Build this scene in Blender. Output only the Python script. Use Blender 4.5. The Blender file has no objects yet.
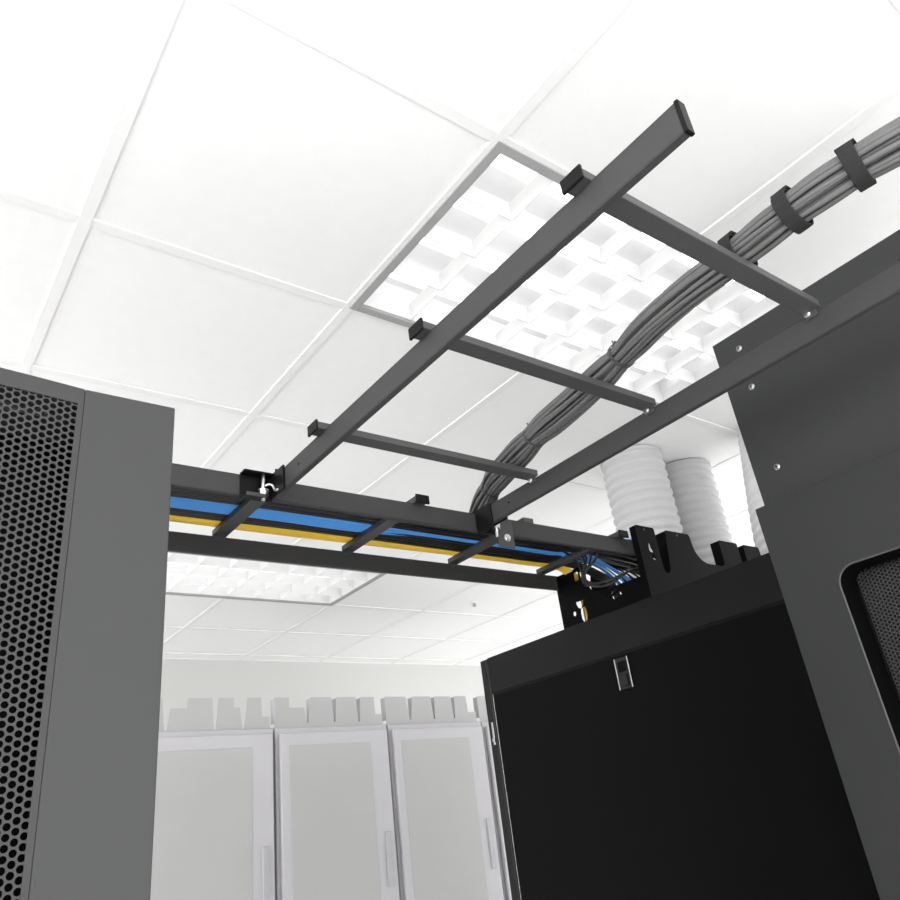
import bpy, bmesh, math, random
from mathutils import Vector, Matrix
random.seed(7)
col = bpy.context.scene.collection
EYE = 1.55                      # eye height above the floor; coordinates below are measured from the eye level
pi = math.pi
RT = 0.4433                     # rack tops above eye level
ZC = 1.17                       # ceiling above eye level
FLOOR = -EYE

# ------------------------------------------------------------------ materials
def mat(name, color, rough=.5, metal=0.0, spec=.5, noise=0.0, nscale=60, bump=0.0, bscale=900, emit=0.0, coat=0.0):
    m = bpy.data.materials.new(name); m.use_nodes = True
    nt = m.node_tree; b = nt.nodes['Principled BSDF']
    c = (*color, 1) if len(color) == 3 else color
    b.inputs['Base Color'].default_value = c
    b.inputs['Roughness'].default_value = rough
    b.inputs['Metallic'].default_value = metal
    b.inputs['Specular IOR Level'].default_value = spec
    b.inputs['Coat Weight'].default_value = coat
    tc = nt.nodes.new('ShaderNodeTexCoord')
    if noise:
        n = nt.nodes.new('ShaderNodeTexNoise'); n.inputs['Scale'].default_value = nscale; n.inputs['Detail'].default_value = 4
        nt.links.new(tc.outputs['Object'], n.inputs['Vector'])
        mx = nt.nodes.new('ShaderNodeMix'); mx.data_type = 'RGBA'
        mx.inputs['A'].default_value = tuple(max(0, v*(1-noise)) for v in c[:3]) + (1,)
        mx.inputs['B'].default_value = tuple(v*(1+noise) for v in c[:3]) + (1,)
        nt.links.new(n.outputs['Fac'], mx.inputs['Factor']); nt.links.new(mx.outputs['Result'], b.inputs['Base Color'])
    if bump:
        n2 = nt.nodes.new('ShaderNodeTexNoise'); n2.inputs['Scale'].default_value = bscale; n2.inputs['Detail'].default_value = 2
        nt.links.new(tc.outputs['Object'], n2.inputs['Vector'])
        bp = nt.nodes.new('ShaderNodeBump'); bp.inputs['Strength'].default_value = bump; bp.inputs['Distance'].default_value = .001
        nt.links.new(n2.outputs['Fac'], bp.inputs['Height']); nt.links.new(bp.outputs['Normal'], b.inputs['Normal'])
    if emit:
        b.inputs['Emission Color'].default_value = (1, 1, 1, 1); b.inputs['Emission Strength'].default_value = emit
    return m

M = {
 'ladder':  mat('ladder_powder_coat', (0.049, 0.049, 0.0495), 0.5, 0, 0.12, .05, 40, .12, 700),
 'rung':    mat('rung_powder_coat', (0.064, 0.064, 0.065), 0.42, 0, 0.2, .05, 40, .1, 700),
 'bracket': mat('bracket_black', (0.007, 0.007, 0.007), 0.4, 0, 0.1, .1, 50, .1, 500),
 'bracket_grey': mat('bracket_grey', (0.055, 0.055, 0.055), 0.4, 0, 0.3, .06, 50, .1, 500),
 'zinc':    mat('zinc_plated_steel', (.72, .72, .72), .28, 1, .5, .12, 120),
 'rack':    mat('charcoal_powder_coat', (0.05, 0.0505, 0.051), 0.5, 0, 0.12, .05, 6, .15, 800),
 'cab':     mat('dark_charcoal_coat', (0.022, 0.0225, 0.023), 0.5, 0, 0.15, .06, 6, .12, 800),
 'panelc':  mat('mid_charcoal_coat', (0.03, 0.0305, 0.031), 0.5, 0, 0.15, .05, 6, .12, 800),
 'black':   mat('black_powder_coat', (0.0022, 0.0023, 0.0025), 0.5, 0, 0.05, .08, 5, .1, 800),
 'band':    mat('black_frame_coat', (0.0065, 0.0065, 0.0068), 0.5, 0, 0.12, .08, 5, .1, 800),
 'gloss':   mat('black_gloss', (0.003, 0.003, 0.003), 0.25, 0, 0.2, .1, 30),
 'trough':  mat('trough_black', (0.0025, 0.0025, 0.0025), 0.45, 0, 0.04, .1, 30, .1, 500),
 'mesh':    mat('dark_mesh_steel', (0.03, 0.03, 0.03), 0.45, .3, 0.2, .1, 200),
 'grey_cable': mat('grey_pvc', (0.115, 0.115, 0.115), 0.45, 0, 0.2, .12, 30),
 'strap':   mat('hook_and_loop_fabric', (0.03, 0.03, 0.03), 0.9, 0, 0.05, .3, 600, .6, 1500),
 'tie':     mat('grey_nylon', (0.06, 0.06, 0.06), 0.4, 0, 0.2, .05, 50),
 'blk_cable': mat('black_pvc', (0.017, 0.017, 0.017), 0.38, 0, 0.4, .12, 30),
 'blue':    mat('blue_pvc', (0.1, 0.39, 0.9), 0.4, 0, 0.2, .08, 30),
 'yellow':  mat('yellow_pvc', (0.98, 0.66, 0.07), 0.4, 0, 0.2, .06, 30),
 'tile':    mat('ceiling_tile', (0.9, 0.9, 0.9), 0.95, 0, 0.1, .02, 30, .3, 300),
 'tbar':    mat('ceiling_grid', (0.85, 0.85, 0.85), 0.6, 0, 0.1, .02, 20),
 'trim':    mat('light_trim_grey', (0.37, 0.37, 0.37), 0.5, 0, 0.2, .03, 30),
 'louver':  mat('louver_white', (0.78, 0.78, 0.78), 0.3, 0, 0.3, .02, 30),
 'pan':     mat('reflector_white', (0.84, 0.84, 0.84), 0.4, 0, 0.3, .02, 30),
 'tube':    mat('lit_tube', (.9, .9, .9), .4, 0, .3, .01, 30, emit=2.0),
 'wall':    mat('wall_paint', (0.6, 0.6, 0.59), 0.9, 0, 0.1, .015, 3, .1, 200),
 'floor':   mat('floor_tile', (.84, .84, .83), .5, 0, .3, .03, 2),
 'pale':    mat('pale_cabinet_coat', (0.54, 0.53, 0.55), 0.5, 0, 0.1, .03, 6, .1, 500),
 'pale_t':  mat('pale_trough_coat', (0.47, 0.47, 0.47), 0.5, 0, 0.1, .03, 6, .1, 500),
 'pale_d':  mat('pale_trim', (.45, .45, .47), .5, 0, .3, .03, 6),
 'duct':    mat('duct_foil', (0.51, 0.51, 0.515), 0.5, 0, 0.1, .05, 12, .1, 200),
 'duct_l':  mat('duct_foil_light', (0.62, 0.62, 0.62), 0.5, 0, 0.1, .05, 12, .1, 200),
 'chrome':  mat('chrome_plate', (0.42, 0.42, 0.42), 0.25, 1, 0.5, .05, 60),
}

# ------------------------------------------------------------------ mesh helpers
def wloc(o):
    v = Vector((0, 0, 0))
    while o is not None:
        v += o.location; o = o.parent
    return v

class MB:
    def __init__(s): s.v = []; s.f = []
    def add(s, vs, fs):
        n = len(s.v); s.v += [tuple(p) for p in vs]; s.f += [tuple(n+i for i in f) for f in fs]; return s
    def box(s, x0, x1, y0, y1, z0, z1, rot=None, piv=None):
        vs = [Vector((x, y, z)) for z in (z0, z1) for y in (y0, y1) for x in (x0, x1)]
        if rot is not None:
            p = Vector(piv) if piv else sum(vs, Vector())/8
            vs = [p + rot @ (q-p) for q in vs]
        return s.add(vs, [(0,2,3,1), (4,5,7,6), (0,1,5,4), (2,6,7,3), (0,4,6,2), (1,3,7,5)])
    def tube(s, pts, r, n=8, cap=True):
        pts = [Vector(p) for p in pts]; m = len(pts)
        rr = r if hasattr(r, '__len__') else [r]*m
        t0 = (pts[1]-pts[0]).normalized()
        up = Vector((0,0,1)) if abs(t0.z) < .9 else Vector((1,0,0))
        a = t0.cross(up).normalized(); vs = []; fs = []
        for i, p in enumerate(pts):
            t = (pts[min(i+1, m-1)]-pts[max(i-1, 0)])
            t = t.normalized() if t.length > 1e-9 else t0
            a = (a - t*a.dot(t)).normalized(); b = t.cross(a)
            for k in range(n):
                an = 2*pi*k/n; vs.append(p + (a*math.cos(an)+b*math.sin(an))*rr[i])
        for i in range(m-1):
            for k in range(n):
                k2 = (k+1) % n; fs.append((i*n+k, i*n+k2, (i+1)*n+k2, (i+1)*n+k))
        if cap: fs += [tuple(range(n-1, -1, -1)), tuple((m-1)*n+k for k in range(n))]
        return s.add(vs, fs)
    def cyl(s, a, b, r, n=16): return s.tube([a, b], r, n)
    def build(s, name, material, parent=None, bevel=0.0, smooth=False, seg=2):
        me = bpy.data.meshes.new(name)
        off = wloc(parent) if parent else Vector((0,0,0))
        me.from_pydata([(x-off.x, y-off.y, z+EYE-off.z) for x, y, z in s.v], [], s.f)
        me.materials.append(material)
        bm = bmesh.new(); bm.from_mesh(me); bmesh.ops.recalc_face_normals(bm, faces=bm.faces); bm.to_mesh(me); bm.free()
        if smooth:
            for p in me.polygons: p.use_smooth = True
        o = bpy.data.objects.new(name, me); col.objects.link(o)
        if parent: o.parent = parent
        if bevel:
            b = o.modifiers.new('bevel', 'BEVEL'); b.width = bevel; b.segments = seg; b.limit_method = 'ANGLE'; b.angle_limit = .6
        return o

def tag(o, label, cat, group=None):
    o['label'] = label; o['category'] = cat
    if group: o['group'] = group
    return o
def thing(name, loc, label, cat, group=None):
    o = bpy.data.objects.new(name, None); col.objects.link(o); o.empty_display_size = .05
    o.location = (loc[0], loc[1], loc[2]+EYE)
    return tag(o, label, cat, group)
def struct(o): o['kind'] = 'structure'; return o
def lab(o, l): o['label'] = l; return o

def plate(name, loops, thick, fn, material, parent, bevel=0.0):
    """flat sheet with real holes: loops[0] outline, rest holes, as 2D points; fn maps (u, v, w) to xyz, w in -thick/2..thick/2"""
    cu = bpy.data.curves.new('tmp', 'CURVE'); cu.dimensions = '2D'; cu.fill_mode = 'BOTH'; cu.extrude = thick/2
    for lp in loops:
        sp = cu.splines.new('POLY'); sp.points.add(len(lp)-1); sp.use_cyclic_u = True
        for p, q in zip(sp.points, lp): p.co = (q[0], q[1], 0, 1)
    ob = bpy.data.objects.new('tmp', cu); col.objects.link(ob)
    dg = bpy.context.evaluated_depsgraph_get(); me = bpy.data.meshes.new_from_object(ob.evaluated_get(dg))
    bm = bmesh.new(); bm.from_mesh(me); bmesh.ops.remove_doubles(bm, verts=bm.verts, dist=1e-6)
    bm.verts.index_update()
    mb = MB(); mb.add([fn(*v.co) for v in bm.verts], [tuple(v.index for v in f.verts) for f in bm.faces])
    bm.free(); bpy.data.objects.remove(ob); bpy.data.curves.remove(cu); bpy.data.meshes.remove(me)
    return mb.build(name, material, parent, bevel)

def rrect(x0, x1, y0, y1, r, n=6):
    pts = []
    for cx, cy, a0 in ((x1-r, y1-r, 0), (x0+r, y1-r, pi/2), (x0+r, y0+r, pi), (x1-r, y0+r, 1.5*pi)):
        for k in range(n+1):
            a = a0 + pi/2*k/n; pts.append((cx+r*math.cos(a), cy+r*math.sin(a)))
    return pts
def ring(cx, cy, rx, ry=None, n=16):
    ry = ry or rx
    return [(cx+rx*math.cos(2*pi*k/n), cy+ry*math.sin(2*pi*k/n)) for k in range(n)]

def perforated(u0, u1, v0, v1, pitch, hole, fn, thick=.0012, nside=8):
    """hexagonal perforation, columns along v; returns an MB with one ring of faces per hole plus its inner wall"""
    mb = MB(); cw = pitch*math.sqrt(3)/2; nu = int((u1-u0)/cw); nv = int((v1-v0)/pitch)
    vs = []; fs = []
    R = pitch/math.sqrt(3)
    for i in range(nu):
        for j in range(nv):
            cx = u0 + (i+.5)*cw; cy = v0 + (j+.5+(.5 if i % 2 else 0))*pitch
            b = len(vs)
            for k in range(6):
                a = pi/3*k; vs.append(fn(cx+R*math.cos(a), cy+R*math.sin(a), 0))
            for w in (0, thick):
                for k in range(12):
                    a = pi/6*k; vs.append(fn(cx+hole*math.cos(a), cy+hole*math.sin(a), w))
            for k in range(6):
                k2 = (k+1) % 6; h = b+6; q = 2*k
                fs += [(b+k, b+k2, h+(q+2) % 12, h+q+1), (b+k, h+q+1, h+q)]
            for k in range(12):
                k2 = (k+1) % 12; fs.append((b+6+k, b+6+k2, b+18+k2, b+18+k))
    mb.add(vs, fs); return mb

def spline(pts, n):
    """Catmull-Rom samples through pts, evenly spread over segments by length"""
    P = [Vector(p) for p in pts]; out = []
    L = [(P[i+1]-P[i]).length for i in range(len(P)-1)]; T = sum(L)
    for i in range(len(P)-1):
        a, b, c, d = P[max(i-1, 0)], P[i], P[i+1], P[min(i+2, len(P)-1)]
        m = max(2, int(round(n*L[i]/T)))
        for k in range(m):
            t = k/m
            out.append(.5*((2*b) + (c-a)*t + (2*a-5*b+4*c-d)*t*t + (3*b-a-3*c+d)*t**3))
    out.append(P[-1]); return out

def hexbolt(c, axis, r, h, shank=0, n=6):
    c = Vector(c); ax = Vector(axis)
    mb = MB(); mb.tube([c, c+ax*h*.35], r*1.35, 18); mb.tube([c+ax*h*.35, c+ax*h], r, n)
    if shank: mb.tube([c-ax*shank, c+ax*h*1.6], r*.5, 12)
    return mb

# ------------------------------------------------------------------ the room
TW, TWY = .605, .585
gx0, gy0 = .804, 1.288          # one grid crossing
X0, X1, Y0, Y1 = gx0-5*TW, gx0+8*TW, gy0-3*TWY, 4.94
lights = [(gx0, gx0+2*TW, gy0-TWY, gy0), (gx0-.015, gx0-.015+2*TW, 3.10, 3.62)]
tl = MB(); tb = MB()
xs = [X0+i*TW for i in range(14)]; ys = [Y0+i*TWY for i in range(10)] + [Y1]
ys = [y for y in ys if y <= Y1]
# the rear fixture occupies the grid row y 3.088..3.688
lights[1] = (gx0, gx0+2*TW, gy0+3*TWY, gy0+4*TWY)
def is_light(x, y): return any(a-.01 < x < b-.01 and c-.01 < y < d-.01 for a, b, c, d in lights)
for i in range(13):
    for j in range(len(ys)-1):
        if is_light(xs[i], ys[j]): continue
        a, b, c, d = xs[i]+.012, xs[i+1]-.012, ys[j]+.012, ys[j+1]-.012
        z = ZC+.004
        tl.box(a, b, c, d, z, z+.015)
        g = .0
for x in xs:
    seg = [(Y0, Y1)]
    for a, b, c, d in lights:
        if a+.05 < x < b-.05: seg = [s for q in seg for s in ((q[0], c), (d, q[1])) if s[1]-s[0] > .05] if len(seg) else seg
    if abs(x-(gx0+TW)) < .01: seg = [(Y0, lights[0][2]), (lights[0][3], lights[1][2]), (lights[1][3], Y1)]
    for q in seg: tb.box(x-.012, x+.012, q[0], q[1], ZC, ZC+.02)
for y in ys: tb.box(X0, X1, y-.012, y+.012, ZC+.0004, ZC+.02)
ce = struct(tl.build('ceiling', M['tile']))
gr = tb.build('ceiling_grid', M['tbar'], ce)
sl = MB(); sl.box(X0, X1, Y0, Y1, ZC+.16, ZC+.2); struct(sl.build('ceiling_slab', M['tile'], ce))
b = MB(); b.box(X0-3, X1+3, 4.94, 5.06, FLOOR, ZC+.2); struct(b.build('wall_back', M['wall']))
b = MB(); b.box(-14, 16, -14, 5.06, FLOOR-.1, FLOOR); struct(b.build('floor', M['floor']))

def troffer(x0, x1, y0, y1, label):
    t = thing('ceiling_light', ((x0+x1)/2, (y0+y1)/2, ZC), label, 'ceiling light')
    fr = MB(); w = .022
    for a, b_, c, d in ((x0, x0+w, y0, y1), (x1-w, x1, y0, y1), (x0+w, x1-w, y0, y0+w), (x0+w, x1-w, y1-w, y1)):
        fr.box(a, b_, c, d, ZC-.003, ZC+.012)
    fr.build('frame', M['trim'], t, .001)
    p = MB(); h = .10; a, b_, c, d = x0+w, x1-w, y0+w, y1-w
    p.box(a, b_, c, d, ZC+h, ZC+h+.01)
    for q in ((a, a+.003, c, d), (b_-.003, b_, c, d), (a, b_, c, c+.003), (a, b_, d-.003, d)): p.box(*q, ZC+.006, ZC+h)
    p.build('reflector', M['pan'], t)
    lv = MB(); nx, ny = 8, 4
    def blade(p0, p1, q0, q1, alongx):
        # wedge-shaped parabolic blade: thin at the bottom, thicker at the top
        pass
    for i in range(nx+1):
        x = a+(b_-a)*i/nx; x = min(max(x, a+.002), b_-.002)
        vs = [(x-.0012, c, ZC+.003), (x+.0012, c, ZC+.003), (x+.003, c, ZC+.05), (x-.003, c, ZC+.05)]
        vs += [(u, d, v) for u, _, v in vs]
        lv.add(vs, [(0,1,2,3), (4,7,6,5), (0,4,5,1), (1,5,6,2), (2,6,7,3), (3,7,4,0)])
    for j in range(ny+1):
        y = c+(d-c)*j/ny; y = min(max(y, c+.002), d-.002)
        vs = [(a, y-.0012, ZC+.0036), (a, y+.0012, ZC+.0036), (a, y+.005, ZC+.05), (a, y-.005, ZC+.05)]
        vs += [(b_, v, z) for _, v, z in vs]
        lv.add(vs, [(0,1,2,3), (4,7,6,5), (0,4,5,1), (1,5,6,2), (2,6,7,3), (3,7,4,0)])
    lv.build('louver', M['louver'], t)
    for j in range(4):
        y = c+(d-c)*(j+.5)/4
        m = MB(); m.cyl((a+.02, y, ZC+.075), (b_-.02, y, ZC+.075), .013, 14)
        lab(m.build('lamp_tube', M['tube'], t, 0, True), 'lit white fluorescent tube')
    return t
troffer(*lights[0], 'large square-celled ceiling light seen through the rungs of the overhead cable ladder')
troffer(*lights[1], 'ceiling light further back, seen below the cross cable ladder above the pale cabinets')

# sprinkler
t = thing('ceiling_sprinkler', (2.83, 3.39, ZC), 'tiny metal sprinkler head on the plain ceiling beyond the cross ladder', 'sprinkler')
sx, sy = 2.83, 3.39
m = MB(); m.cyl((sx, sy, ZC+.004), (sx, sy, ZC-.003), .022, 20); m.build('escutcheon', M['tbar'], t, .001)
m = MB(); m.cyl((sx, sy, ZC-.003), (sx, sy, ZC-.016), .005, 12)
for q in (-1, 1): m.tube([(sx+q*.010, sy, ZC-.005), (sx+q*.011, sy, ZC-.014), (sx, sy, ZC-.020)], .002, 8)
m.cyl((sx, sy, ZC-.020), (sx, sy, ZC-.0225), .010, 16); m.build('deflector', M['trim'], t)

# ------------------------------------------------------------------ cable ladders
LB, LH = .565, .0405            # ladder rail bottom and height
XL, XR = .538, 1.0138
def bolt_on(parent, c, axis, r, h): 
    return lab(hexbolt(c, axis, r, h).build('bolt', M['zinc'], parent), 'silver bolt')
near = thing('cable_ladder', (.776, .7, LB), 'black cable ladder rising overhead and carrying the thick bundle of grey cables', 'cable ladder')
y_near_end, y_far_end = .24, 1.163
def rail(parent, x0, x1, y0, y1, axis):
    """hollow rectangular rail: outer tube with open, inset ends"""
    mb = MB(); w = .0018
    mb.box(x0, x1, y0, y1, LB, LB+w); mb.box(x0, x1, y0, y1, LB+LH-w, LB+LH)
    if axis == 'y': mb.box(x0, x0+w, y0, y1, LB+w, LB+LH-w); mb.box(x1-w, x1, y0, y1, LB+w, LB+LH-w)
    else: mb.box(x0, x1, y0, y0+w, LB+w, LB+LH-w); mb.box(x0, x1, y1-w, y1, LB+w, LB+LH-w)
    return mb.build('side_rail', M['ladder'], parent, .0009)
r1 = rail(near, XL, XL+.0105, y_near_end, y_far_end, 'y')
r2 = rail(near, XR, XR+.0105, y_near_end, y_far_end, 'y')
for xx in (XL, XR):
    m = MB(); m.box(xx-.001, xx+.0115, y_near_end-.004, y_near_end+.001, LB-.001, LB+LH+.001); m.build('end_cap', M['bracket'], near, .001)
RW, RH = .028, .0125
for i in range(3):
    y = .3815 + .3047*i
    m = MB(); m.box(XL-.013, XR-.0005, y-RW, y, LB+LH, LB+LH+RH)
    rg = m.build('rung', M['rung'], near, .0012)
    m = MB(); m.box(XL-.0165, XL-.0125, y-RW-.0015, y+.0015, LB+LH-.004, LB+LH+RH+.0025)
    m.build('end_cap', M['bracket'], rg, .001)
    # lug folded down to the inner face of the rail, with its bolt
    m = MB(); m.box(XR-.004, XR-.0003, y-RW*.75, y-RW*.1, LB+LH-.010, LB+LH+RH*.4); m.build('lug', M['rung'], rg, .0008)
    bolt_on(rg, (XR-.0045, y-.008, LB+LH-.002), (-1, 0, 0), .0042, .005)
# small dark bolt holes near the far rail ends
for xx in (XL, XR):
    m = MB(); m.cyl((xx+.0005, 1.125, LB+.022), (xx-.0006, 1.125, LB+.022), .004, 14); m.build('rail_hole', M['bracket'], near)
    m = MB(); m.cyl((xx+.0005, 1.06, LB+.022), (xx-.0006, 1.06, LB+.022), .003, 14); m.build('rail_hole', M['bracket'], near)

cross = thing('cable_ladder', (.78, 1.32, LB), 'black cross ladder spanning between the cabinet tops with blue and yellow cables on it', 'cable ladder')
YN, YF = 1.1705, 1.4683
rail(cross, -.05, 1.575, YN, YN+.0105, 'x'); rail(cross, -.05, 1.56, YF, YF+.0105, 'x')
for i in range(-1, 4):
    x = .541 + .3087*i
    if x < -.04: continue
    tip = i != 2
    m = MB(); m.box(x, x+RW+.002, YN-.013 if tip else YN+.0008, YF+.002, LB+LH, LB+LH+RH); rg = m.build('rung', M['rung'], cross, .0012)
    if tip: m = MB(); m.box(x-.0015, x+RW+.0035, YN-.0165, YN-.0125, LB+LH-.004, LB+LH+RH+.0025); m.build('end_cap', M['bracket'], rg, .001)
    m = MB(); m.box(x+.003, x+RW-.001, YF-.0035, YF-.0003, LB+LH-.010, LB+LH+RH*.4); m.build('lug', M['rung'], rg, .0008)
for xx in (-.05, 1.575):
    m = MB(); m.box(xx-.002, xx+.002, YN-.001, YN+.0115, LB-.001, LB+LH+.001); m.build('end_cap', M['bracket'], cross)
for yy in (YN, YF):
    m = MB(); m.box(0, .03, yy+.001, yy+.0095, RT-.003, LB+.002); m.box(-.01, .04, yy-.02, yy+.03, RT-.003, RT+.001)
    m.build('riser_post', M['bracket'], cross, .001)

# junction brackets
t = thing('junction_bracket', (.516, 1.16, LB), 'black clamp bracket with silver bolt and hook, beside the cross rail and blue cables', 'bracket')
m = MB(); m.box(.478, .5375, YN-.0035, YN-.0004, LB-.006, LB+LH+.003)
m.box(.478, .5375, YN-.022, YN-.0035, LB+LH-.002, LB+LH+.0015)
m.box(.478, .520, YN-.026, YN-.0035, LB-.0085, LB-.0045)
m.build('clamp_plate', M['bracket'], t, .0008)
m = MB(); m.box(.480, .516, YN-.0275, YN-.024, LB-.0095, LB-.0035); lab(m.build('lip', M['bracket_grey'], t, .0006), 'grey folded lip')
m = MB(); m.box(XL-.0045, XL-.0004, 1.112, YN-.0036, LB-.004, LB+LH+.003)
m.build('side_plate', M['bracket'], t, .0008)
m = MB(); m.tube([(.515, YN-.017, LB-.012), (.515, YN-.017, LB+LH+.002)], .0036, 14); j = m.build('bolt', M['zinc'], t, 0, True); lab(j, 'silver threaded bolt')
m = MB(); m.tube([(.515, YN-.017, LB-.0045), (.515, YN-.017, LB+.006)], .0085, 6); m.tube([(.515, YN-.017, LB+.006), (.515, YN-.017, LB+.008)], .0095, 18)
lab(m.build('nut', M['zinc'], j), 'silver hex nut')
m = MB(); m.tube(spline([(.515, YN-.017, LB+.014), (.523, YN-.02, LB+.019), (.530, YN-.024, LB+.016), (.532, YN-.028, LB+.006), (.5325, YN-.040, LB+.003)], 18), .0022, 8)
lab(m.build('hook', M['zinc'], t, 0, True), 'curved silver hook')

t = thing('junction_bracket', (1.08, 1.16, LB), 'grey angle bracket with round bolt beside the rail under the hanging cable bundle', 'bracket')
m = MB(); m.box(1.068, 1.114, YN-.0035, YN-.0004, LB-.03, LB+LH-.002); lab(m.build('face_plate', M['bracket_grey'], t, .001), 'mid grey plate')
m = MB(); m.box(XR+.0109, XR+.0145, 1.085, YN-.0036, LB-.003, LB+LH-.003); m.box(XR+.0145, 1.072, YN-.0035, YN-.0004, LB-.004, LB+LH-.004)
m.build('side_plate', M['bracket'], t, .0008)
m = MB(); m.box(XR-.004, XR-.0004, 1.115, YN-.0036, LB-.012, LB+LH+.003); m.build('clamp_plate', M['bracket'], t, .0008)
bolt_on(t, (1.093, YN-.0035, LB-.008), (0, -1, 0), .0065, .006)
m = MB(); m.tube([(1.055, YN-.016, LB-.014), (1.055, YN-.016, LB+LH+.004)], .0036, 12); j = m.build('bolt', M['zinc'], t, 0, True); lab(j, 'silver threaded bolt')
m = MB(); m.tube([(1.055, YN-.016, LB+.004), (1.055, YN-.016, LB+.016)], .009, 6); lab(m.build('nut', M['zinc'], j), 'silver hex nut')

# ------------------------------------------------------------------ grey cable bundle along the near ladder
bz = LB+LH+RH+.0245
path = [(1.93, 1.34, .49), (1.90, 1.36, .56), (1.80, 1.38, .64), (1.45, 1.385, bz+.015), (1.20, 1.365, bz+.015), (1.135, 1.30, bz+.016), (1.080, 1.215, bz+.013), (1.035, 1.135, bz+.008), (1.0, 1.066, bz+.004), (.968, .968, bz+.001), (.941, .873, bz), (.916, .732, bz), (.888, .616, bz),
        (.864, .533, bz), (.851, .448, bz), (.849, .369, bz+.001), (.842, .282, bz+.002), (.847, .211, bz+.005),
        (.865, .14, bz+.010), (.93, .085, bz+.05), (1.08, .08, bz+.16), (1.24, .10, bz+.22), (1.34, .13, bz+.15), (1.35, .13, bz-.07)]
C = spline(path, 220)
S_ = [0.0]
for i in range(1, len(C)): S_.append(S_[-1]+(C[i]-C[i-1]).length)
def s_at(y):     # arc length at the point of the straight run with this y
    return min((abs(C[i].y-y), S_[i]) for i in range(len(C)) if C[i].x < 1.06 and C[i].y > .12)[1]
tie_y = [.617, .883, 1.125]; strap_y = [.369, .280, .196]
ties = [s_at(y) for y in tie_y]; straps = [s_at(y) for y in strap_y]
def squeeze(s):
    k = 1.0
    for q in ties: k -= .20*math.exp(-((s-q)/.035)**2)
    for q in straps: k -= .07*math.exp(-((s-q)/.02)**2)
    return k
bundle = thing('cable_bundle', (.9, .7, LB+LH+RH), 'thick bundle of grey data cables strapped together on the overhead ladder', 'cable bundle')
def frames(C):
    out = []; a = None
    for i in range(len(C)):
        t = (C[min(i+1, len(C)-1)]-C[max(i-1, 0)]).normalized()
        if a is None: a = t.cross(Vector((0,0,1))).normalized()
        a = (a-t*a.dot(t)).normalized(); out.append((t, a, t.cross(a)))
    return out
FR = frames(C)
offs = [(0, 0)]
for rr, n in ((.0071, 6), (.0141, 12), (.0210, 19)):
    for k in range(n): offs.append((rr, 2*pi*k/n + rr*40))
for (rr, th) in offs:
    ph = random.uniform(0, 6); am = random.uniform(.0, .22); pts = []
    for i, p in enumerate(C):
        t, a, b = FR[i]; s = S_[i]; k = squeeze(s)
        ang = th + .9*s + am*math.sin(s*7+ph); q = rr*k*(1+.04*math.sin(s*11+ph))
        loose = 1+ .10*math.sin(s*5.5+.7)
        pts.append(p + a*q*1.09*math.cos(ang)*loose + b*q*.90*math.sin(ang))
    MBc = MB(); MBc.tube(pts, .0035, 7); MBc.build('cable', M['grey_cable'], bundle, 0, True)
def band(name, s, w, th, material, rad=.0252):
    i = min(range(len(S_)), key=lambda k: abs(S_[k]-s)); p = C[i]; t, a, b = FR[i]; k = squeeze(s)
    mb = MB(); n = 36; vs = []; fs = []
    for j in range(n):
        an = 2*pi*j/n
        d = a*1.09*math.cos(an)+b*.92*math.sin(an)
        for (rr, ww) in ((rad*k, -w/2), (rad*k+th, -w/2), (rad*k+th, w/2), (rad*k, w/2)): vs.append(p+d*rr+t*ww)
    for j in range(n):
        j2 = (j+1) % n
        for q in range(4): fs.append((j*4+q, j*4+(q+1) % 4, j2*4+(q+1) % 4, j2*4+q))
    mb.add(vs, fs); return mb, p, t, a, b, rad*k+th
for s in ties:
    mb, p, t, a, b, R = band('cable_tie', s, .0055, .0016, M['tie'])
    o = mb.build('cable_tie', M['tie'], bundle)
    h = MB(); c = p - b*R*.72 + a*R*.72
    rot = Matrix((a, b, t)).transposed()
    h.box(c.x-.004, c.x+.004, c.y-.004, c.y+.004, c.z-.0035, c.z+.0035, rot); h.tube([c, c+(a-b*.4)*.008], .0013, 6)
    h.build('tie_head', M['tie'], o)
for s in straps:
    mb, p, t, a, b, R = band('hook_and_loop_strap', s, .019, .0032, M['strap'], .0262)
    o = mb.build('hook_and_loop_strap', M['strap'], bundle, .001)
    h = MB(); c = p - b*R*.86
    rot = Matrix((a, b, t)).transposed()
    c2 = p + a*R*.55 - b*R*.82
    h.box(c2.x-.014, c2.x+.014, c2.y-.0022, c2.y+.0022, c2.z-.012, c2.z+.012, Matrix.Rotation(.6, 3, t) @ rot)
    h.build('strap_tail', M['strap'], o, .001)

# ------------------------------------------------------------------ loose cables on the cross ladder
ZT = LB+LH+RH
def lay(kind, y, layer, material, label, group, r=.003, end=None, wig=.003, shift=(0, 0)):
    ph = random.uniform(0, 6); z = ZT+r+layer*2*r*.95
    pts = [(.03, y, RT+.02), (.035, y, .52), (.06, y, z-.012), (.11, y, z)]
    for k in range(9):
        x = .22+.15*k
        q = min(1, max(0, (x-.8)/.35)); q = q*q*(3-2*q)
        pts.append((x, y+wig*math.sin(x*4.2+ph)+wig*.5*math.sin(x*9+ph*2)+shift[0]*q, z+.0012*math.sin(x*6+ph)+shift[1]*q))
    pts += end
    m = MB(); m.tube(spline(pts, 90), r, 7)
    o = m.build('network_cable', material, None, 0, True)
    return tag(o, label, 'cable', group)
lb_b = 'black network cable lying among the others on the cross ladder'
lb_bl = 'bright blue network cable in the blue strip along the cross ladder'
lb_y = 'yellow network cable running along the far rail of the cross ladder'
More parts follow.
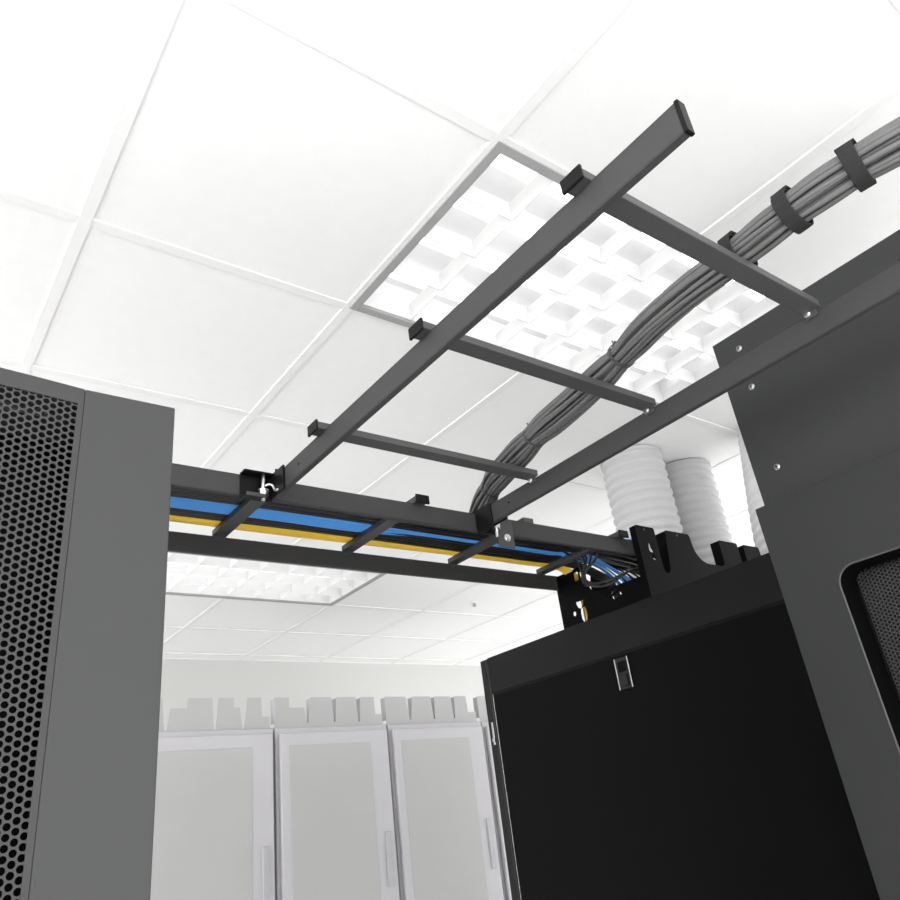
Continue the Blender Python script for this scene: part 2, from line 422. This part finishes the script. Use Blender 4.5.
def black_end(y, i):
    z0 = ZT+.003
    x = 1.57+.02*(i % 5)
    e = [(1.47, y, z0+.001), (1.53, y-.004, z0-.002)]
    if i % 4 == 1:      # droops low over the edge of the end plate before turning into the trough
        q = .004*(i % 3); w_ = .003*(i//4)
        e = [(1.44, y, z0+.001), (1.50, y+.012, z0-.02), (1.522, 1.345+w_, .572-q), (1.520, 1.332+w_, .545-q), (1.527, 1.305, .528-q+w_), (1.545, 1.275, .530-q+w_), (1.575, 1.245, .548), (1.62, 1.215, .556), (1.69, 1.195, .545), (1.77, 1.19, .50), (1.78, 1.19, .462)]
    else:
        e += [(1.62, y-.002, z0-.001), (x+.135, y-.01, z0-.016), (x+.18, y-.03, .56), (x+.195, y-.045, .50), (x+.205, y-.05, .462)]
    return e
k = 0
for i in range(14):
    y = 1.245+.0066*i; lay('b', y, 0, M['blk_cable'], lb_b, 'black cables on the cross ladder', .0031, black_end(y, k)); k += 1
for i in range(6):
    y = 1.255+.0135*i; lay('b', y, 1, M['blk_cable'], lb_b, 'black cables on the cross ladder', .0031, black_end(y, k)); k += 1
def blue_end(y, i):
    f = (i-3.5)/3.5
    if i in (0, 3, 5): return [(1.47, y-.008, ZT+.004), (1.56, y-.02, ZT+.004), (1.60, 1.275-.006*i, .640), (1.655, 1.222-.003*i, .634), (1.70, 1.195-.002*i, .628), (1.78, 1.18, .595), (1.87, 1.18, .50), (1.88, 1.18, .462)]
    return [(1.47, y-.008, ZT+.004), (1.56, y-.012, ZT-.002), (1.600+.014*f, y-.018, .600), (1.632+.030*f, y-.03+.014*f, .572), (1.655+.046*f, y-.045+.03*f, .54), (1.675+.055*f, y-.05+.03*f, .462)]
for i in range(8):
    y = 1.338+.0062*i; lay('u', y, 0, M['blue'], lb_bl, 'blue cables on the cross ladder', .003, blue_end(y, i), .0022, (-.0235, .006) if i > 3 else (0, 0))
def under_end(y, i):     # dips under the blue strip towards the trough
    f = (i % 7)/6
    return [(1.46, y, ZT+.003), (1.51, y-.010, ZT-.002), (1.548+.006*f, y-.028, .603-.004*f), (1.578+.010*f, y-.052, .578-.006*f), (1.597+.014*f, y-.075, .545), (1.606+.014*f, y-.085, .462)]
for i in range(5):
    y = 1.390+.0062*i; lay('b', y, 0, M['blk_cable'], lb_b, 'black cables on the cross ladder', .003, under_end(y, i), .0015)
for i in range(5):
    y = 1.392+.0062*i; lay('b', y, 1, M['blk_cable'], lb_b, 'black cables on the cross ladder', .003, under_end(y, i+2), .0015)
for i in range(4):
    y = 1.365+.0068*i; lay('b', y, 1, M['blk_cable'], lb_b, 'black cables on the cross ladder', .003, black_end(y, 4*i+2), .0012, (-.002, -.0057))
def yel_end(y, i):
    return [(1.47, y-.004, ZT+.002), (1.525, y-.012, ZT-.006), (1.562, y-.022, .575), (1.575+.003*i, y-.032+.004*i, .52), (1.580+.003*i, y-.036+.006*i, .462)]
for i in range(5):
    y = 1.4210+.0068*i; lay('y', y, 0, M['yellow'], lb_y, 'yellow cables on the cross ladder', .0033, yel_end(y, i), .001)

# ------------------------------------------------------------------ black cable trough on the black cabinet
tr = thing('cable_trough', (1.8, 1.3, RT), 'black metal cable trough with tall fins standing on the black cabinet', 'cable trough')
base = RT+.0005
def arcpts(cx, cz, rx, rz, a0, a1, n=8): return [(cx+rx*math.cos(math.radians(a0+(a1-a0)*k/n)), cz+rz*math.sin(math.radians(a0+(a1-a0)*k/n))) for k in range(n+1)]
TOPZ = .634
def finwall():
    o = [(1.512, base), (1.512, TOPZ-.004), (1.516, TOPZ), (1.583, TOPZ), (1.587, TOPZ-.004)]
    o += [(1.589, .53)] + arcpts(1.602, .525, .013, .012, 180, 360, 6)[1:] + [(1.617, .53)]
    o += [(1.632, TOPZ-.004), (1.636, TOPZ), (1.730, TOPZ), (1.735, TOPZ-.005), (1.738, .61)]
    o += arcpts(1.795, .61, .057, .054, 180, 270, 10) + [(1.858, .556), (1.868, .565)]
    o += [(1.868, TOPZ-.004), (1.872, TOPZ), (1.952, TOPZ), (1.956, TOPZ-.004), (1.957, .53)]
    o += arcpts(1.970, .525, .013, .012, 180, 360, 6) + [(1.985, .53), (1.985, TOPZ-.004), (1.989, TOPZ), (2.062, TOPZ), (2.066, TOPZ-.004), (2.085, base)]
    return o
slot = [(1.5495, .590), (1.5530, .5885), (1.5545, .578), (1.5600, .566), (1.5590, .556), (1.5640, .546), (1.5600, .5435), (1.5555, .551), (1.5545, .561), (1.5500, .570), (1.5510, .579)]
slot = [(1.5555+(x-1.5555)*1.0+(.0028 if k < 6 else -.0022), z) for k, (x, z) in enumerate(slot)]
wall_holes = [slot, ring(1.549, .6255, .0028, None, 10), ring(1.683, .6255, .0028, None, 10), ring(1.545, .482, .002, None, 8)]
plate('side_wall', [finwall()]+wall_holes, .002, lambda u, v, w: (u, 1.14+w, v), M['trough'], tr)
bw = [(1.545, base), (1.545, base+.03), (1.685, base+.03), (1.690, .60), (1.70, TOPZ), (1.772, TOPZ), (1.776, .56), (1.79, .55), (1.82, .55), (1.834, .56), (1.838, TOPZ), (2.062, TOPZ), (2.066, .62), (2.085, base)]
plate('side_wall', [bw], .002, lambda u, v, w: (u, 1.478+w, v), M['trough'], tr)
for (x, z0) in ((1.513, base), (1.634, .52), (1.869, .556), (1.986, .52)):
    m = MB(); m.box(x-.001, x+.001, 1.141, (1.185 if x < 1.8 else 1.168) if x > 1.52 else 1.158, z0, TOPZ-.002); m.build('fin_flange', M['trough'], tr)
m = MB(); m.box(1.512, 2.085, 1.141, 1.4765, base-.0004, base+.002); m.build('base_plate', M['trough'], tr)
ep = [(1.165, base), (1.475, base), (1.475, LB-.001), (1.4676, LB-.001), (1.4676, .602), (1.372, .602), (1.362, .56), (1.350, .528), (1.325, .516), (1.165, .512)]
holes = [rrect(1.385, 1.402, .568, .592, .003), rrect(1.372, 1.379, .572, .588, .002), [(1.413, .512), (1.385, .512)] + [(1.399+.014*math.cos(math.radians(a)), .512+.02*math.sin(math.radians(a))) for a in range(190, 360, 20)],
         ring(1.425, .484, .0055, .0065), ring(1.391, .474, .012, .022), [(1.262, .503), (1.300, .493), (1.304, .501), (1.268, .509)], [(1.250, .488), (1.292, .477), (1.298, .487), (1.256, .498)]]
plate('end_plate', [ep]+holes, .002, lambda u, v, w: (1.541+w, u, v), M['trough'], tr)
# ------------------------------------------------------------------ black cabinet with side panel
def shell(x0, x1, y0, y1, z0, z1, w=.02):
    m = MB(); m.box(x0, x1, y0, y1, z1-w, z1); m.box(x0, x1, y0, y1, z0, z0+w)
    m.box(x0, x0+w, y0, y1, z0+w, z1-w); m.box(x1-w, x1, y0, y1, z0+w, z1-w)
    m.box(x0+w, x1-w, y1-w, y1, z0+w, z1-w)
    return m
KX, KY0, KY1 = 1.5, .737, 1.772
def black_rack(dx, label):
    x0 = KX+dx
    t = thing('server_cabinet', (x0+.3, 1.27, FLOOR), label, 'server cabinet')
    m = MB(); m.box(x0+.004, x0+.6, KY0, KY1, FLOOR+.03, RT)
    m.build('body', M['band'], t, .0015)
    m = MB(); m.box(x0, x0+.01, KY0, KY1, .339, RT-.0008); m.build('top_frame', M['band'], t, .0015)
    m = MB(); m.box(x0+.0008, x0+.01, KY0+.002, KY1-.006, FLOOR+.06, .3345); m.build('side_panel', M['black'], t, .0015)
    m = MB(); m.box(x0-.0004, x0+.006, KY1-.0050, KY1-.0035, FLOOR+.06, .336); lab(m.build('edge_trim', M['chrome'], t, .0005), 'bright chrome edge strip')
    l = MB(); l.box(x0-.0025, x0+.004, 1.2415, 1.2855, .2525, .3265); la = l.build('latch', M['gloss'], t, .001)
    l = MB(); l.box(x0-.0045, x0-.002, 1.2825, 1.2855, .252, .327); l.box(x0-.0045, x0-.002, 1.2415, 1.2445, .252, .327); lab(l.build('latch_edge', M['chrome'], la, .0005), 'silver latch edge')
    l = MB(); l.box(x0-.004, x0-.002, 1.251, 1.277, .293, .318); l.build('thumb_recess', M['black'], la, .001)
    l = MB(); l.box(x0-.0062, x0-.002, 1.253, 1.276, .259, .287); l.build('push_button', M['gloss'], la, .003)
    d = MB(); d.box(x0+.001, x0+.599, KY1+.003, KY1+.037, FLOOR+.05, RT-.002); dr = d.build('door', M['gloss'], t, .004, False, 3)
    d = MB(); d.box(x0-.0015, x0+.004, KY1+.012, KY1+.020, .20, .262); d.cyl((x0-.0035, KY1+.016, .213), (x0+.002, KY1+.016, .213), .006, 14)
    lab(d.build('hinge', M['chrome'], dr, .0006), 'small chrome hinge')
    for fx in (x0+.06, x0+.54):
        for fy in (KY0+.08, KY1-.08):
            f = MB(); f.cyl((fx, fy, FLOOR), (fx, fy, FLOOR+.032), .02, 14); f.build('foot', M['bracket'], t)
    return t
black_rack(0, 'black server cabinet with a side panel latch, under the finned cable trough')
black_rack(.604, 'second black server cabinet hidden behind the latched one, under the grey ducts')

# ------------------------------------------------------------------ dark grey cabinet with mesh window
CX, CY0, CY1, CT = 1.2, .045, .6455, .4325
t = thing('equipment_cabinet', (1.6, .345, FLOOR), 'dark grey cabinet with a rounded mesh window, beside the black cabinet', 'equipment cabinet')
wy0, wy1, wz0, wz1 = .141, .549, -1.40, .2925
m = MB(); m.box(CX+.09, CX+.9, CY0, CY1-.0008, FLOOR+.03, CT-.001)
for q in ((CY0, wy0-.02), (wy1+.02, CY1-.0008)): m.box(CX+.0025, CX+.09, q[0], q[1], FLOOR+.03, CT-.001)
m.box(CX+.0025, CX+.09, wy0-.02, wy1+.02, wz1+.02, CT-.001); m.box(CX+.0025, CX+.09, wy0-.02, wy1+.02, FLOOR+.03, wz0-.02)
m.build('body', M['cab'], t, .001)
hole = rrect(wy0, wy1, wz0, wz1, .03, 8)
plate('face_panel', [[(CY0, FLOOR+.05), (CY1, FLOOR+.05), (CY1, CT), (CY0, CT)], hole], .0035, lambda u, v, w: (CX+w, u, v), M['cab'], t, .002)
lip = [(CX-.0008, y, z) for y, z in hole]; lip.append(lip[0])
m = MB(); m.tube(lip, .0016, 6, False); lab(m.build('window_rim', M['bracket_grey'], t, 0, True), 'thin grey rim')
wl = MB(); n = len(hole); wl.add([(CX, y, z) for y, z in hole]+[(CX+.052, y, z) for y, z in hole], [(i, (i+1) % n, n+(i+1) % n, n+i) for i in range(n)])
wl.build('window_recess', M['black'], t)
pm = perforated(wy0, wy1, wz0, wz1, .0062, .0020, lambda u, v, w: (CX+.05+w, u, v))
pm.build('mesh_panel', M['mesh'], t)
for fx in (CX+.1, CX+.8):
    for fy in (CY0+.08, CY1-.08):
        f = MB(); f.cyl((fx, fy, FLOOR), (fx, fy, FLOOR+.032), .02, 14); f.build('foot', M['bracket'], t)

# tall steel panel trough on top of it
PX, PZ = 1.2345, .787
t = thing('top_enclosure', (1.5, .345, CT), 'tall grey steel enclosure with small screws, standing on the mesh-windowed cabinet', 'enclosure')
m = MB(); pz0 = CT+.0005
m.box(PX, PX+.003, CY0+.02, CY1, pz0, PZ); lab(m.build('front_panel', M['panelc'], t, .0012), 'grey panel with three visible screws')
m = MB(); m.box(PX+.003, PX+.6, CY1-.003, CY1, pz0, PZ); m.box(PX+.003, PX+.6, CY0+.02, CY0+.023, pz0, PZ); m.box(PX+.597, PX+.6, CY0+.023, CY1-.003, pz0, PZ)
m.build('shell', M['panelc'], t, .001)
for (y, z) in ((.595, .75), (.596, .665), (.600, .501), (.09, .75), (.09, .501)):
    s = MB(); s.tube([(PX, y, z), (PX-.0012, y, z)], .0062, 18); s.tube([(PX-.0012, y, z), (PX-.0035, y, z)], [.0058, .0035], 18)
    sc = lab(s.build('screw', M['chrome'], t), 'silver pan-head screw')
    s = MB(); s.box(PX-.0040, PX-.0033, y-.0026, y+.0026, z-.0007, z+.0007); s.box(PX-.0040, PX-.0033, y-.0007, y+.0007, z-.0026, z+.0026); s.build('slot', M['bracket'], sc)

# ------------------------------------------------------------------ grey cabinet with perforated door
LX1, LX0, LY = .2225, -.378, .723
LT = .4405
t = thing('server_cabinet', ((LX0+LX1)/2, 1.25, FLOOR), 'charcoal grey server cabinet with a black-holed perforated door', 'server cabinet')
m = MB(); w = .02; x0, x1, y0, y1, z0, z1 = LX0+.0005, LX1-.0006, LY+.036, LY+1.07, FLOOR+.03, LT-.0006
m.box(x0, x1, y0, y1, z1-w, z1); m.box(x0, x1, y0, y1, z0, z0+w); m.box(x0, x0+w, y0, y1, z0+w, z1-w); m.box(x1-w, x1, y0, y1, z0+w, z1-w); m.box(x0+w, x1-w, y1-w, y1, z0+w, z1-w)
m.box(x0+w, x1-w, y0+.12, y0+.13, z0+w, z1-w)
m.build('body', M['rack'], t, .001)
m = MB(); m.box(x0+w+.001, x1-w-.001, y0+.05, y0+.052, z0+w, z1-w); lab(m.build('shade_backing', M['black'], t), 'black backing standing in for the shaded interior behind the door holes')  # added sheet, its black colour stands in for the shade inside the cabinet
fw = .0905; hx = (LX1-fw+LX0+fw)/2; hw = (LX1-fw)-hx
def bow(x): return LY - .013*(1-((x-hx)/hw)**2)
dz0 = FLOOR+.05
m = MB()
for (a, b_) in ((LX1-fw, LX1), (LX0, LX0+fw)): m.box(a, b_, LY, LY+.034, dz0, LT)
dr = m.build('door_frame', M['rack'], t, .0015, False, 3)
n = 16; xa, xb = LX0+fw+.0002, LX1-fw-.0002
for (za, zb) in ((LT-.0185, LT-.0003), (dz0, dz0+.03)):
    m = MB(); vs = []; fs = []
    for k in range(n+1):
        x = xa+(xb-xa)*k/n; y = bow(x)
        vs += [(x, y, za), (x, y, zb), (x, y+.03, zb), (x, y+.03, za)]
    for k in range(n):
        for q in range(4): fs.append((k*4+q, k*4+(q+1) % 4, k*4+4+(q+1) % 4, k*4+4+q))
    fs += [(0, 1, 2, 3), (n*4, n*4+1, n*4+2, n*4+3)]
    m.add(vs, fs)
    m.build('door_cross_bar', M['rack'], t, .0006)
PP = .0075
m = MB(); zt_ = LT-.0145
for (ua, ub) in ((xb-.0055, xb), (xa, xa+.0055)):
    m.add([(ua, bow(ua), dz0+.03), (ub, bow(ub), dz0+.03), (ub, bow(ub), zt_), (ua, bow(ua), zt_), (ua, bow(ua)+.0012, dz0+.03), (ub, bow(ub)+.0012, dz0+.03), (ub, bow(ub)+.0012, zt_), (ua, bow(ua)+.0012, zt_)],
          [(0,1,2,3), (4,7,6,5), (0,4,5,1), (1,5,6,2), (2,6,7,3), (3,7,4,0)])
m.build('door_edge_strip', M['rack'], t)
ncol = int((xb-.0045-xa-.0045)/(PP*math.sqrt(3)/2))
pm = perforated(xb-.0045-ncol*PP*math.sqrt(3)/2-1e-5, xb-.0045+1e-4, dz0+.03, LT-.0135, PP, PP*.395, lambda u, v, w: (u, bow(u)+.0006+w, v))
lab(pm.build('perforated_panel', M['rack'], t), 'grey sheet full of round holes')
for fx in (LX0+.06, LX1-.06):
    for fy in (LY+.1, LY+1.0):
        f = MB(); f.cyl((fx, fy, FLOOR), (fx, fy, FLOOR+.032), .02, 14); f.build('foot', M['bracket'], t)

# ------------------------------------------------------------------ corrugated exhaust ducts
def duct(pts, r, label, material, pitch=.036):
    p = spline(pts, 40); L = sum((p[i+1]-p[i]).length for i in range(len(p)-1))
    dense = spline(pts, int(L/pitch*10)); rr = []; s = 0
    for i, q in enumerate(dense):
        if i: s += (q-dense[i-1]).length
        rr.append(r*(1-.085*(.5+.5*math.cos(2*pi*s/pitch))**1.5))
    t = thing('exhaust_duct', pts[-1], label, 'duct')
    m = MB(); m.tube(dense, rr, 40); m.build('hose', material, t, 0, True)
    a, b_ = Vector(pts[0]), Vector(pts[0])+Vector((0, 0, .02))
    m = MB(); m.tube([a, a-Vector((0, 0, .012))], r*1.005, 40); m.build('hose_collar', material, t)
    c = Vector(pts[-1]); m = MB(); m.tube([c+Vector((0, 0, .0)), c+Vector((0, 0, .03))], r*1.03, 40); m.build('base_collar', material, t)
    return t
duct([(2.205, 1.605, ZC-.0005), (2.21, 1.607, .8), (2.215, 1.61, RT+.001)], .117, 'grey corrugated duct meeting the ceiling closest to the cross ladder end', M['duct'])
duct([(2.50, 1.60, ZC-.0005), (2.50, 1.60, .8), (2.50, 1.60, RT+.001)], .117, 'middle grey corrugated duct, between the other two ducts', M['duct'])
duct([(2.51, 1.20, ZC-.0005), (2.40, 1.20, .78), (2.33, 1.20, RT+.001)], .112, 'pale leaning corrugated duct half hidden by the tall steel enclosure', M['duct_l'])

# ------------------------------------------------------------------ pale cabinets along the back
k_ = 3.0/3.35
FY = 3.0
fins = [[(.962, .634), (1.044, .634)], [(1.079, .592), (1.15, .592)], [(1.153, .634), (1.259, .634)], [(1.287, .634), (1.357, .634)], [(1.357, .592), (1.385, .592)], [(1.419, .634), (1.486, .634)],
        [(1.521, .634), (1.623, .634)], [(1.623, .588), (1.700, .588)], [(1.733, .634), (1.846, .634)], [(1.872, .634), (1.979, .634)], [(2.005, .634), (2.082, .634)], [(2.103, .634), (2.272, .634)],
        [(2.315, .634), (2.431, .634)], [(2.455, .634), (2.562, .634)], [(2.587, .634), (2.664, .634)], [(2.690, .634), (2.80, .634)]]
place = ['pale cabinet of the back row partly hidden by the charcoal cabinet', 'pale cabinet of the back row under the trough with stepped wide fins',
         'third pale cabinet of the back row, under the trough with narrow slits', 'pale cabinet at the far end of the back row, beside the black cabinet edge']
tplace = ['pale finned trough on the pale cabinet next to the charcoal cabinet', 'pale finned trough with V-shaped gaps on the second pale cabinet',
          'pale finned trough with narrow slits on the third pale cabinet', 'pale finned trough with slits, reaching behind the black cabinet']
edges = [.94, 1.538, 2.136, 2.734, 3.33]
for i in range(4):
    xa, xb = edges[i]*k_*1.0+.004, edges[i+1]*k_-.004
    t = thing('server_cabinet', ((xa+xb)/2, FY+.5, FLOOR), place[i], 'server cabinet', 'pale cabinets along the back wall')
    m = MB(); m.box(xa, xb, FY, FY+1.0, FLOOR+.03, RT); m.build('body', M['pale'], t, .003)
    m = MB(); m.box(xa+.012, xb-.012, FY-.022, FY-.001, FLOOR+.06, RT-.022); d = m.build('door', M['pale'], t, .004)
    m = MB(); m.box(xb-.06, xb-.035, FY-.03, FY-.021, RT-.62, RT-.42); lab(m.build('handle', M['pale_d'], d, .003), 'darker grey handle')
    m = MB(); m.box(xa+.05, xb-.10, FY-.024, FY-.0215, FLOOR+.16, RT-.07); m.build('door_panel', M['pale_t'], d, .001)
    for fx in (xa+.06, xb-.06):
        for fy in (FY+.08, FY+.9):
            f = MB(); f.cyl((fx, fy, FLOOR), (fx, fy, FLOOR+.032), .02, 12); f.build('foot', M['pale_d'], t)
    if i == 3: mine = [[(2.75, .634), (2.85, .634)], [(2.88, .634), (2.98, .634)], [(3.05, .634), (3.15, .634)], [(3.18, .634), (3.29, .634)]]
    else: mine = [f for f in fins if edges[i]-.02 <= (f[0][0]+f[1][0])/2 < edges[i+1]]
    out = [(xa+.006, RT+.0005), (xa+.006, RT+.062)]
    lowz = RT+.035
    prev = None
    for (p, q) in mine:
        p0, q0 = max(p[0]*k_, xa+.008), min(q[0]*k_, xb-.008)
        if prev is None or p0-prev > .004:
            zl = (RT+.006) if (prev is not None and i < 1) else RT+.022
            if prev is not None: out += [((prev+p0)/2-.004, zl), ((prev+p0)/2+.004, zl)]
            else: out[-1] = (xa+.006, p[1]*k_ if p0-xa < .03 else RT+.05)
            if prev is None and p0-xa >= .03: out.append((p0-.004, RT+.05))
        out += [(p0, p[1]*k_), (q0, q[1]*k_)]
        prev = q0
    if xb-.006-prev > .02: out += [(prev+.004, RT+.05), (xb-.006, RT+.05)]
    out += [(xb-.006, RT+.0005)]
    tt = thing('cable_trough', ((xa+xb)/2, FY+.2, RT), tplace[i], 'cable trough', 'pale troughs on the pale cabinets')
    for (p, q) in (mine if i else []):
        p0 = max(p[0]*k_, xa+.008); m = MB(); m.box(p0+.001, p0+.003, FY+.0216, FY+.06, RT+.024, p[1]*k_-.003); m.build('fin_flange', M['pale_d'], tt)
    plate('side_wall', [out], .003, lambda u, v, w: (u, FY+.02+w, v), M['pale_t'], tt)
    plate('side_wall', [[(xa+.006, RT+.0005), (xa+.006, RT+.05), (xb-.006, RT+.05), (xb-.006, RT+.0005)]], .003, lambda u, v, w: (u, FY+.32+w, v), M['pale_t'], tt)
    m = MB(); m.box(xa+.006, xb-.006, FY+.0215, FY+.3185, RT+.0004, RT+.003); m.build('base_plate', M['pale_t'], tt)

# ------------------------------------------------------------------ light, camera
w = bpy.data.worlds.new('world'); bpy.context.scene.world = w; w.use_nodes = True
bg = w.node_tree.nodes['Background']; bg.inputs['Color'].default_value = (1, 1, 1, 1); bg.inputs['Strength'].default_value = 3.1
su = bpy.data.lights.new('sun', 'SUN'); su.energy = 4.0; su.angle = 1.2
so = bpy.data.objects.new('sun', su); col.objects.link(so); so.location = (-6, -3, 3)
so.rotation_euler = Vector((1, .25, -.22)).to_track_quat('-Z', 'Y').to_euler()

cam = bpy.data.cameras.new('camera'); cam.sensor_width = 36; cam.lens = 758.64/900*36; cam.clip_start = .02
co = bpy.data.objects.new('camera', cam); col.objects.link(co)
Rr = Vector((0.8013528, -0.5865418, -0.1174834)); U = Vector((-0.1792869, -0.4228685, 0.8882784)); Fd = Vector((0.5706924, 0.6907612, 0.4440261))
mw = Matrix.Identity(4)
for r in range(3): mw[r][0], mw[r][1], mw[r][2] = Rr[r], U[r], -Fd[r]
mw[2][3] = EYE
co.matrix_world = mw
sc = bpy.context.scene; sc.camera = co
sc.view_settings.view_transform = 'Standard'; sc.view_settings.look = 'None'; sc.view_settings.gamma = 1; sc.view_settings.exposure = 0
